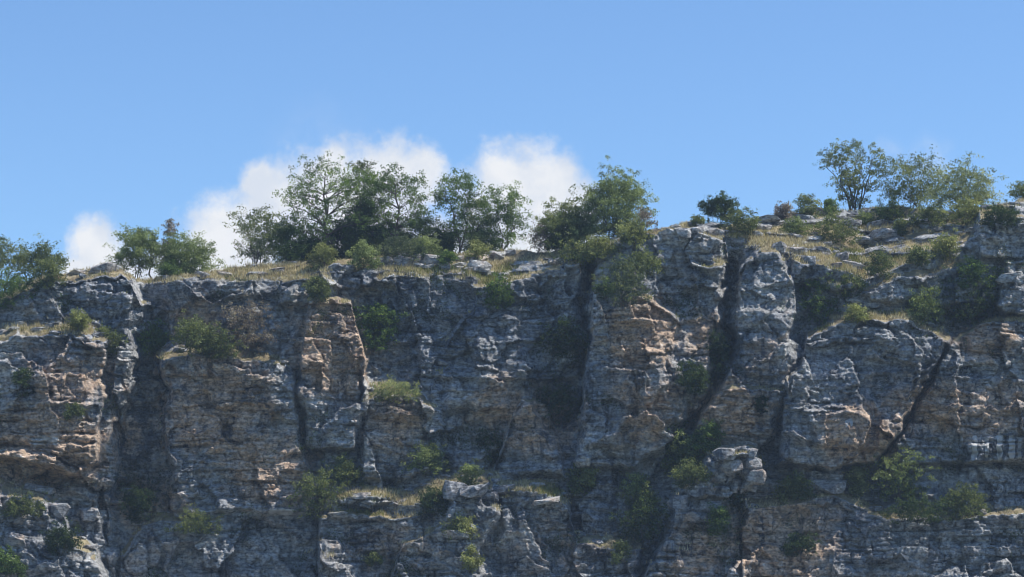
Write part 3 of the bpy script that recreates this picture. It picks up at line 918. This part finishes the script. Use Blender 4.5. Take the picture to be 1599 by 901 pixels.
# px of the trunk, metres behind the rim, top py, half width px, settings
TREES = [
    ('broadleaf_tree', 'thin leaning broadleaf tree at the end of the cliff top beyond the small grey knoll', 8, 3.0, 374, 40, dict(prof='round', pal=OL, lobes=22, clus=8, leaves=24, stems=3, start=0.12, lean=-0.03)),
    ('broadleaf_tree', 'olive green tree just before the small grey knoll, sky showing through its top', 62, 2.0, 382, 36, dict(prof='round', pal=OL, lobes=20, clus=8, leaves=28, stems=2, start=0.1)),
    ('broadleaf_tree', 'bright green feathery young tree beside the sunlit notch in the rim', 214, 2.2, 360, 36, dict(prof='broad', pal=LG, lobes=22, clus=10, leaves=36, stems=3, start=0.22, flat=0.4)),
    ('conifer_sapling', 'thin dark pointed sapling rising behind the bright green bush', 264, 3.5, 342, 13, dict(prof='cone', pal=DR, lobes=14, clus=6, leaves=22, start=0.25, spread=0.14, lobe_r=0.5)),
    ('conifer_sapling', 'short dark sapling between feathery tree and pointed sapling', 236, 3.0, 362, 10, dict(prof='cone', pal=DK, lobes=9, clus=5, leaves=16, start=0.3, spread=0.13, lobe_r=0.5)),
    ('broadleaf_tree', 'round bushy green tree tucked against the feathery young tree', 288, 2.6, 370, 50, dict(prof='round', pal=LG, lobes=34, clus=10, leaves=36, stems=4, start=0.0)),
    ('broadleaf_tree', 'low dark thicket tree under the tallest tree, behind the yellow-green round bush', 486, 4.5, 366, 44, dict(prof='full', pal=DK, lobes=26, clus=10, leaves=36, stems=3, start=0.0)),
    ('broadleaf_tree', 'low dark thicket tree behind the compact bright green bush', 540, 5.0, 352, 40, dict(prof='full', pal=DK, lobes=26, clus=10, leaves=36, stems=3, start=0.0)),
    ('broadleaf_tree', 'low dark thicket tree under the round-headed tree, behind the wide flat bush', 600, 5.0, 356, 42, dict(prof='full', pal=DK, lobes=26, clus=10, leaves=36, stems=3, start=0.0)),
    ('broadleaf_tree', 'low green thicket tree at the foot of the tree next to the gap', 694, 4.0, 366, 24, dict(prof='full', pal=GR, lobes=20, clus=10, leaves=32, stems=3, start=0.0)),
    ('broadleaf_tree', 'low green thicket tree below the narrow light green tree', 752, 4.5, 364, 28, dict(prof='full', pal=GR, lobes=20, clus=9, leaves=30, stems=3, start=0.0)),
    ('broadleaf_tree', 'airy many-stemmed tree with see-through pale crown at the open end of the grove', 400, 2.0, 324, 46, dict(prof='broad', pal=OL, lobes=26, clus=8, leaves=24, stems=5, start=0.12, gap=0.2)),
    ('broadleaf_tree', 'low dark tree between the airy many-stemmed tree and the tallest tree', 448, 3.0, 352, 42, dict(prof='full', pal=GR, lobes=24, clus=9, leaves=32, stems=3, start=0.05)),
    ('broadleaf_tree', 'tallest tree of the grove with wide ragged open crown', 512, 3.5, 250, 78, dict(prof='broad', pal=GR, lobes=46, clus=7, leaves=26, start=0.16, gap=0.3, lobe_r=0.2, thick=0.17)),
    ('broadleaf_tree', 'slender pale tree rising close behind the tallest tree', 562, 7.0, 252, 27, dict(prof='broad', pal=OL, lobes=20, clus=8, leaves=22, start=0.35, gap=0.1)),
    ('broadleaf_tree', 'dense dark tree between the tallest tree and the round-headed tree', 566, 3.0, 312, 42, dict(prof='full', pal=DK, lobes=26, clus=10, leaves=36, stems=2, start=0.05)),
    ('broadleaf_tree', 'round-headed tree with a clear forked trunk in the middle of the grove', 614, 3.5, 268, 60, dict(prof='broad', pal=GR, lobes=36, clus=8, leaves=28, start=0.28, lobe_r=0.22, gap=0.2, thick=0.15)),
    ('broadleaf_tree', 'short dark tree below the round-headed tree', 652, 3.0, 338, 38, dict(prof='full', pal=DK, lobes=22, clus=9, leaves=34, stems=2, start=0.04)),
    ('broadleaf_tree', 'tall airy tree standing next to the gap in the grove', 713, 3.0, 268, 43, dict(prof='broad', pal=GR, lobes=32, clus=7, leaves=26, start=0.16, gap=0.2, lobe_r=0.26, stems=2, thick=0.14)),
    ('broadleaf_tree', 'narrow light green tree squeezed between two taller airy trees', 745, 4.0, 312, 26, dict(prof='broad', pal=LG, lobes=16, clus=9, leaves=28, start=0.2)),
    ('broadleaf_tree', 'last tree of the grove with thin twin trunks and clumped leaves', 788, 2.5, 286, 42, dict(prof='broad', pal=GR, lobes=26, clus=8, leaves=27, stems=2, start=0.12, gap=0.2)),
    ('broadleaf_tree', 'rounded grey-green tree leaning on the dense pointed tree', 884, 1.0, 328, 48, dict(prof='round', pal=OL, lobes=38, clus=12, leaves=40, stems=3, start=0.0)),
    ('broadleaf_tree', 'dense bright tree with a ragged pointed top standing apart from the grove', 960, 1.2, 270, 56, dict(prof='round', pal=LG, lobes=46, clus=12, leaves=38, stems=3, start=0.03)),
    ('evergreen_tree', 'small dark evergreen with tiered branches leaning over the rocky summit', 1124, 1.5, 307, 29, dict(prof='full', pal=DK, lobes=14, clus=9, leaves=34, stems=2, start=0.2, lean=-0.08, spread=0.20, gap=0.3)),
    ('broadleaf_tree', 'tall fan-shaped tree of many thin upright stems on the high rim', 1333, 1.0, 220, 68, dict(prof='fan', pal=OL, lobes=62, clus=5, leaves=17, stems=10, start=0.06, lobe_r=0.14, spread=0.17, gap=0.3)),
    ('broadleaf_tree', 'wide spreading tree with crooked dark limbs next to the fan-shaped tree', 1428, 0.6, 248, 62, dict(prof='broad', pal=OL, lobes=40, clus=7, leaves=22, stems=5, start=0.12, lobe_r=0.22, gap=0.2)),
    ('broadleaf_tree', 'pale green bushy tree past the spreading tree', 1502, 0.5, 262, 56, dict(prof='full', pal=PALE, lobes=36, clus=9, leaves=26, stems=4, start=0.05)),
    ('broadleaf_tree', 'pale bush tree at the far high end of the rim', 1602, 1.5, 290, 22, dict(prof='round', pal=OL, lobes=12, clus=8, leaves=24, stems=2, start=0.05)),
]
for i, (nm, lab, px, bk, top, hwp, kw) in enumerate(TREES):
    b = on_top(px, bk)
    s = b[1] / F
    make_plant(nm, lab, 'tree', b, z_at(top, b[1]) - b[2], hwp * s, seed=100 + i, group=RIMG, **kw)

# shrubs: name, label, px, py of the foot, top py, half width px, palette, extra
S = []
def sh(lab, px, py, top, hwp, pal, name='bush', cat='bush', **kw):
    S.append((name, lab, cat, px, py, top, hwp, pal, kw))

# on the rim
sh('yellow-green round bush in front of the tallest tree', 505, 416, 384, 23, YG)
sh('compact bright green bush beside the row of rim stones', 567, 419, 381, 25, LG)
sh('wide flat dark bush behind the rim stones', 627, 404, 371, 34, BL)
sh('bright low bush at the end of the rim stones', 662, 404, 372, 24, LG)
sh('small leafy green bush wedged between rim stones', 697, 422, 394, 14, GR)
sh('yellowish bush among dry grass below the airy trees', 745, 404, 381, 19, YG)
sh('low scrubby bush at the grassy foot of the big round bush', 266, 432, 416, 18, GR)
sh('bare twiggy bush at the edge of the rounded grey-green tree', 842, 398, 345, 20, DR, name='twiggy_bush', bare=0.8)
sh('bare twiggy bush beside the dense pointed tree', 1006, 366, 320, 18, DR, name='twiggy_bush', bare=0.85)
sh('low yellow-green bush at the foot of the dense pointed tree', 990, 378, 348, 26, YG)
sh('dark scrub spreading down the slope below the grey-green tree', 905, 412, 378, 36, OL)
sh('light scrub on the slope between grey-green tree and summit', 938, 402, 370, 30, YG)
sh('tiny grey bush on the very summit of the broad buttress', 1085, 352, 338, 12, OL)
sh('flat olive bush next to the small dark evergreen', 1158, 364, 332, 30, OL)
sh('low reddish scrub on the skyline before the fan-shaped tree', 1224, 340, 319, 18, DR)
sh('olive bush with thin shoots on the skyline before the fan-shaped tree', 1259, 338, 303, 20, OL, bare=0.15)
sh('small dark sprout at the foot of the fan-shaped tree', 1296, 334, 312, 13, GR)
sh('fresh green bush on the grassy slope below the skyline scrub', 1241, 366, 340, 22, LG)
sh('wide dark olive bush on the grassy slope', 1300, 376, 336, 36, OL)
sh('small bright green bush beside a shaded rock step', 1352, 352, 330, 14, LG)
sh('flat dark bush under the spreading tree', 1388, 345, 320, 28, DK)
sh('olive bush at the foot of the spreading tree', 1450, 350, 318, 30, OL)
sh('yellow-green scrub at the foot of the pale bushy tree', 1508, 348, 312, 32, YG)
sh('dense dark green bush on the block at the high end', 1562, 352, 316, 27, DK)
sh('green scrub hanging over the rim at the low end of the cliff', 18, 480, 432, 38, GR)
sh('leafy green scrub on the slope before the grey knoll', 74, 446, 408, 26, OL)
# on the right slope
sh('thick leafy green bush on the step above the bulging buttress', 1282, 505, 442, 42, GR, stems=3)
sh('yellowish dry bush behind the thick leafy bush', 1328, 468, 432, 22, OL)
sh('low scrub on the pale grass ramp', 1335, 500, 478, 20, YG)
sh('dense green bush along the ledge of the bulging buttress', 1440, 502, 455, 32, LG)
sh('large dark bush in the recess above the bedded wall', 1497, 512, 436, 46, DK, stems=3)
sh('bright leafy bush at the end of the dark recess', 1540, 482, 418, 28, GR)
sh('thin bush below the smooth grey block', 1515, 448, 408, 22, GR)
sh('yellow-green bush on the slanting grass ramp', 1474, 402, 368, 26, YG)
sh('low green bush midway on the slanting grass ramp', 1432, 412, 388, 20, OL)
sh('small bush in the dip between two grass ramps', 1372, 432, 396, 20, OL)
sh('olive tuft above the shaded rock step', 1405, 366, 346, 16, OL)
# left and middle face
sh('round yellow-green bush on the dry grass ledge', 122, 514, 486, 17, YG)
sh('drooping bush at the broken end of the dry grass ledge', 168, 548, 508, 20, OL)
sh('leafy bush growing out of the shaded gully head', 240, 552, 511, 28, GR)
sh('grey-green bush on the shelf above the broad tan wall', 302, 552, 502, 30, OL)
sh('large purplish dry bush on the shelf above the broad tan wall', 385, 552, 476, 52, DR, name='dry_bush', leaves=30, stems=4)
sh('low olive bush in front of the purplish dry bush', 340, 556, 520, 36, OL)
sh('sparse hanging bush on the wall over the square pillar', 495, 470, 436, 18, OL)
sh('broad-leaved green bush in the recess beside the square pillar', 592, 552, 482, 36, GR, lsize=0.2, stems=3)
sh('bright bush on the notch above the streaked wall', 776, 478, 438, 24, GR)
sh('dark tuft on the layered buttress below the dry grass ledge', 38, 618, 578, 18, DK)
sh('small green tuft on a bed of the layered buttress', 118, 652, 634, 16, OL)
sh('bright bush low on the rough grey crag', 14, 896, 858, 26, GR)
sh('low scrub on top of the rough grey crag', 40, 802, 780, 32, OL)
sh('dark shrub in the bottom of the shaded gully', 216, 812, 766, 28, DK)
sh('dark green scrub on the shelf under the broad tan wall', 310, 828, 808, 40, OL)
sh('dark scrub in the hollow of the rough grey crag', 98, 862, 824, 28, DK)
sh('large olive bush sprawling up the corner beside the grassy crag', 500, 805, 738, 42, OL, stems=3)
sh('upper olive bush against the wall over the sprawling one', 540, 758, 716, 26, OL)
sh('pale umbrella-shaped bush alone on the wall', 667, 738, 696, 28, LG, flat=0.5)
sh('dark green bush on the grassy top of the low crag', 678, 802, 764, 24, DK)
sh('bright yellow-green bush on the pale prow', 720, 838, 808, 26, YG)
sh('small green bush at the back of the grassy crag top', 732, 758, 728, 17, LG)
sh('pale dry scrub on the short column in the middle wall', 614, 624, 602, 38, PALE)
sh('thin hanging bush on the pale prow', 738, 890, 856, 15, YG)
sh('small pale tuft on the shaded wall of the low crag', 584, 880, 866, 12, OL)
# centre right face
sh('trailing dark green bush high on the broad buttress', 975, 478, 408, 40, BL, stems=3)
sh('grey-green bush on the shoulder of the broad buttress', 1000, 424, 396, 30, OL)
sh('small leafy sprig beside the deep fissure', 946, 462, 440, 15, GR)
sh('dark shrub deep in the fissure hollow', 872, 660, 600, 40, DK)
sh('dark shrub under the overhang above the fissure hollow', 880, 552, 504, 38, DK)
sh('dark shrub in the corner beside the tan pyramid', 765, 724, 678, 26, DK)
sh('dark ivy bush in the gully beside the slim pillar', 1120, 600, 515, 20, DK)
sh('dark ivy bush at the foot of the gully beside the slim pillar', 1080, 612, 568, 24, DK)
sh('pale bush low in the dark gully by the grassy crag', 908, 770, 728, 22, OL)
sh('bright bush lit by the sun in the dark gully', 994, 800, 742, 25, LG)
sh('tall leafy bush on the ledge behind the stacked tower', 1038, 722, 645, 34, GR, stems=3)
sh('sunlit yellow-green bush in front of the leafy ledge', 1068, 738, 676, 30, LG)
sh('dark bush on the ledge closest to the stacked tower', 1104, 708, 664, 24, GR)
sh('low bush at the sunny shoulder of the stacked tower', 1078, 762, 722, 24, OL)
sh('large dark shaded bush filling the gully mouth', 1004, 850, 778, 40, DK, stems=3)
sh('small bush on the flank of the stacked tower', 1118, 832, 794, 18, GR)
sh('pale sprig at the bottom of the dark gully', 966, 876, 846, 18, OL)
sh('dark bush in the cleft of the stacked tower', 1142, 798, 752, 16, DK)
sh('dark tuft in the crack between slim pillar and bulging buttress', 1190, 642, 622, 16, DK)
sh('feathery pale green bush on the bench below the bulging buttress', 1404, 782, 704, 42, LG, stems=4, gap=0.3)
sh('small dry bush next to the squared bench block', 1336, 774, 730, 20, PALE)
sh('dark olive bush along the bench under the white streaks', 1502, 806, 764, 34, OL)
sh('dark trailing scrub under the feathery pale bush', 1430, 812, 782, 44, DK)
sh('low dark scrub on the bench near the stacked tower', 1240, 782, 742, 28, OL)
sh('dark scrub in a hollow of the thin broken beds', 1246, 862, 836, 26, DK)
for i, (nm, lab, cat, px, py, top, hwp, pal, kw) in enumerate(S):
    b = on_face(px, py)
    s = b[1] / F
    hgt = max(0.4, (py - top) * s)
    hw_ = hwp * s
    area = hw_ * hgt
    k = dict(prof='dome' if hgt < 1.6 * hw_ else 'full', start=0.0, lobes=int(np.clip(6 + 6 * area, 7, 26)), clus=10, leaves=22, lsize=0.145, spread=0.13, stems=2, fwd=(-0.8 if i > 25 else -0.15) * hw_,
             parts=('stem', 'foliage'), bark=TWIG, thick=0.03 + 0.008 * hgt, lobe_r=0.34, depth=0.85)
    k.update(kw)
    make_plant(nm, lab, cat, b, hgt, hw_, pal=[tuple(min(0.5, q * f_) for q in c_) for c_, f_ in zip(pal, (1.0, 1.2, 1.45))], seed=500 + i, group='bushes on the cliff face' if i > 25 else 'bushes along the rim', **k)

# ------------------------------------------------------------------ loose and jointed stones
def stone_mesh(seed):
    r = np.random.default_rng(seed)
    import bmesh
    bm = bmesh.new()
    for k in range(26):
        p = r.normal(size=3)
        p /= (np.abs(p) ** 3.2).sum() ** (1 / 3.2)
        p *= 0.56 * r.uniform(0.82, 1.08)
        p[2] = np.clip(p[2], -0.5, 0.36 + 0.14 * p[0] * r.normal())
        bm.verts.new(p)
    res = bmesh.ops.convex_hull(bm, input=bm.verts)
    bmesh.ops.delete(bm, geom=[v for v in bm.verts if not v.link_faces], context='VERTS')
    me = bpy.data.meshes.new('rock_block')
    bm.to_mesh(me)
    bm.free()
    for n, v in (('warm', 0.15), ('soil', 0.0), ('white', 0.0), ('dark', 0.0)):
        at = me.attributes.new(n, 'FLOAT', 'POINT')
        at.data.foreach_set('value', np.full(len(me.vertices), v, dtype=np.float32))
    me.materials.append(ROCK)
    return me


STONES = [stone_mesh(900 + i) for i in range(14)]
rs = np.random.default_rng(33)


def stone(px, py, wpx, hpx, top=False, name='rock_block', parent=cliff, yaw=None):
    b = on_face(px, py)
    s = b[1] / F
    o = bpy.data.objects.new(name, STONES[rs.integers(len(STONES))])
    COL.objects.link(o)
    w_, h_ = wpx * s, hpx * s
    o.scale = (w_, max(w_, h_) * rs.uniform(0.75, 1.1), h_)
    o.rotation_euler = (rs.uniform(-0.15, 0.15), rs.uniform(-0.2, 0.2), rs.uniform(-0.9, 0.9) if yaw is None else yaw)
    o.location = (b[0], b[1] + 0.16 * w_, b[2] + 0.22 * h_)
    o.parent = parent
    return o


# rim stones, the stacked tower, the bench blocks
for a in [(592, 412, 26, 20), (608, 414, 22, 22), (634, 411, 28, 22), (652, 413, 26, 20), (676, 412, 32, 24), (688, 420, 22, 18), (722, 415, 30, 18), (745, 420, 34, 18),
          (775, 402, 34, 18), (800, 400, 26, 16), (540, 418, 26, 14), (520, 420, 30, 14), (575, 426, 24, 14), (430, 424, 30, 10), (400, 428, 34, 9), (350, 428, 26, 9),
          (165, 424, 34, 20), (178, 420, 18, 16), (122, 428, 34, 12), (200, 442, 22, 14),
          (1128, 712, 30, 20), (1150, 716, 22, 16), (1168, 712, 22, 22), (1120, 728, 28, 22), (1140, 734, 26, 24), (1172, 732, 24, 24), (1184, 748, 26, 22), (1118, 748, 26, 20),
          (1145, 756, 26, 22), (1098, 772, 36, 30), (1170, 764, 28, 20), (1110, 796, 36, 24), (1062, 790, 30, 26), (1080, 812, 36, 26), (1130, 780, 26, 24),
          (1290, 762, 56, 24), (1300, 748, 44, 16), (1280, 744, 30, 14), (1345, 760, 26, 18), (1230, 760, 34, 16),
          (1200, 348, 34, 12), (1260, 344, 44, 12), (1230, 352, 40, 12), (1320, 352, 54, 14), (1340, 340, 40, 12), (1180, 354, 20, 12), (1195, 360, 14, 16), (1420, 352, 44, 18), (1370, 356, 36, 14),
          (1385, 372, 40, 18), (1350, 382, 34, 14), (1280, 392, 36, 16), (1245, 396, 30, 18), (1220, 394, 26, 18), (1310, 402, 36, 18), (1265, 412, 28, 18), (1330, 420, 30, 20),
          (1090, 362, 30, 16), (1065, 366, 26, 18), (1110, 366, 30, 16), (1040, 372, 30, 18), (1360, 478, 30, 12), (1385, 482, 26, 12), (1340, 470, 28, 14),
          (560, 778, 34, 14), (606, 788, 40, 14), (530, 802, 30, 12), (740, 772, 46, 26), (715, 776, 34, 30), (762, 776, 26, 30), (790, 766, 34, 14), (850, 782, 36, 18),
          (735, 800, 34, 24), (700, 838, 44, 18), (740, 830, 36, 20), (60, 768, 40, 20), (90, 800, 36, 26), (30, 812, 40, 20), (70, 822, 36, 20), (140, 805, 34, 22), (20, 850, 40, 24),
          (1580, 440, 44, 26), (1590, 470, 48, 24), (1210, 690, 36, 18), (1180, 676, 34, 16)]:
    stone(a[0] + rs.uniform(-5, 5), a[1] + rs.uniform(-3, 3), a[2] * rs.uniform(0.8, 1.3), a[3] * rs.uniform(0.75, 1.25))
# smaller blocks broken off along the ledges
cand = np.argwhere((soil_at[:340] > 0.35) & (U[:340] > 5) & (U[:340] < 1595))
for k in range(130):
    r_, c_ = cand[rs.integers(len(cand))]
    q = rs.uniform(7, 17)
    stone(U[r_, c_], V[r_, c_], q * rs.uniform(1.0, 1.9), q * rs.uniform(0.55, 0.9))

# ------------------------------------------------------------------ grass and creeping plants
rg = np.random.default_rng(55)
wgt = soil_at * sstep(-0.35, 0.25, fbm(X0 / 2.0, Z0 / 0.7, 3, 131)) * ((U > -150) & (U < 1750))
gp = np.zeros_like(P)
for a, b, rx, ry in [(400, 425, 130, 14), (95, 510, 90, 12), (600, 785, 60, 20), (640, 795, 40, 12), (830, 770, 60, 18), (550, 768, 60, 8), (1190, 374, 70, 12), (1320, 418, 45, 28), (1350, 490, 90, 9),
                     (1440, 402, 60, 16), (1390, 352, 50, 12), (520, 474, 45, 5), (610, 605, 40, 8), (760, 425, 50, 18), (650, 420, 60, 14), (250, 436, 30, 8), (520, 865, 45, 7), (1090, 856, 40, 8), (1085, 750, 30, 14),
                     (1260, 395, 40, 14), (1340, 762, 20, 10), (690, 770, 30, 12), (1135, 405, 30, 6)]:
    gp = np.maximum(gp, sstep(1.3, 0.7, np.hypot((U - a) / rx, (V - b) / ry)))
wgt = np.maximum(wgt, 1.6 * gp * sstep(0.22, 0.5, nz_s))
wgt[345:] = 0
# account for how far apart the vertices are
area = np.abs(np.gradient(GXw, axis=1)) * np.hypot(np.gradient(GYw, axis=0), np.gradient(GZw, axis=0))
wgt = (wgt * np.clip(area, 0, 0.2)).ravel()
NT_ = 13000
ti = rg.choice(wgt.size, NT_, p=wgt / wgt.sum())
tuft = allv[ti]
# tufts on the plateau lip
lipc = rg.integers(0, NC, 2500)
lipb = rg.uniform(0, 3.0, 2500)
ok = (U1[lipc] > -60) & (U1[lipc] < 1660)
lip = np.array([on_top(U1[c], b) for c, b in zip(lipc[ok], lipb[ok])])
tuft = np.concatenate([tuft, lip])
B = 9
n = len(tuft) * B
base = np.repeat(tuft, B, axis=0) + rg.normal(size=(n, 3)) * np.array([0.16, 0.16, 0.0])
base[:, 2] -= 0.06
tall = 0.72 * np.concatenate([1 + 0.45 * gp.ravel()[ti], np.ones(len(lip))])
th_ = np.repeat(rg.uniform(0.16, 0.42, len(tuft)) * tall, B) * rg.uniform(0.6, 1.3, n)
lean_ = rg.normal(size=(n, 3)) * 0.35
lean_[:, 2] = 1
tip = base + lean_ * th_[:, None]
ang = rg.uniform(0, math.pi, n)
sw = np.stack([np.cos(ang), np.sin(ang), 0 * ang], -1) * (0.018 + 0.02 * rg.random(n))[:, None]
gv = np.stack([base - sw, base + sw, tip], 1).reshape(-1, 3)
tc = fbm(tuft[:, 0] / 5, tuft[:, 2] / 2, 2, 141) + rg.normal(size=len(tuft)) * 0.25
STRAW = np.array([(0.34, 0.285, 0.17), (0.54, 0.46, 0.28), (0.70, 0.62, 0.42)])
GREENG = np.array([(0.10, 0.12, 0.035), (0.20, 0.21, 0.06), (0.32, 0.31, 0.10)])
gt = np.where((tc > 0.38)[:, None], GREENG[rg.integers(0, 3, len(tuft))], STRAW[rg.integers(0, 3, len(tuft))])
gt = np.repeat(gt, B, axis=0) * rg.uniform(0.7, 1.2, n)[:, None]
tag(mesh_np('dry_grass', gv, np.arange(n * 3).reshape(-1, 3), GRASSM, colors=np.repeat(gt, 3, axis=0)),
    'straw-coloured dry grass on the rim and ledges', 'grass', kind='stuff')

# ivy and small creeping plants in the cracks
wi = sstep(0.15, 0.6, fbm(X0 / 4.5, Z0 / 3.5, 3, 151)) * sstep(0.0, 0.5, -det) * ((U > -100) & (U < 1700)) * (1 - soil_at)
wi[345:] = 0
wi = wi.ravel()
ci = rg.choice(wi.size, 1500, p=wi / wi.sum())
cc = allv[ci]
m = 22
cen = np.repeat(cc, m, axis=0) + rg.normal(size=(len(cc) * m, 3)) * np.array([0.26, 0.10, 0.22])
cen[:, 1] -= 0.12
pal = np.array([DK[0], DK[1], DK[2], GR[1], OL[1]])
tn = np.repeat(pal[rg.integers(0, 5, len(cc))], m, axis=0) * rg.uniform(0.7, 1.3, (len(cc) * m, 1))
cr = leaf_mesh('creeping_plants', cen, np.full(len(cen), 0.11), tn, rg, None, LEAF)
tag(cr, 'small dark creeping plants rooted in the cracks of the cliff', 'creepers', kind='stuff')

# ------------------------------------------------------------------ thin summer haze
hx0, hx1, hy0, hy1, hz0, hz1 = -4300, 4300, -4200, 4400, -1.0, 60.0
hv = np.array([(x, y, z) for x in (hx0, hx1) for y in (hy0, hy1) for z in (hz0, hz1)], float)
hf = np.array([(0, 1, 3, 2), (4, 6, 7, 5), (0, 4, 5, 1), (2, 3, 7, 6), (0, 2, 6, 4), (1, 5, 7, 3)])
hm = bpy.data.materials.new('haze')
hm.use_nodes = True
ht = NT(hm.node_tree)
vol = ht.new('ShaderNodeVolumePrincipled')
vol.inputs['Color'].default_value = (0.58, 0.77, 1.0, 1)
vol.inputs['Density'].default_value = 0.00026
ho = ht.new('ShaderNodeOutputMaterial')
ht.t.links.new(vol.outputs[0], ho.inputs['Volume'])
tag(mesh_np('haze', hv, hf, hm), 'thin bluish summer haze in the valley air', 'haze', kind='stuff')
SC.cycles.volume_bounces = 0
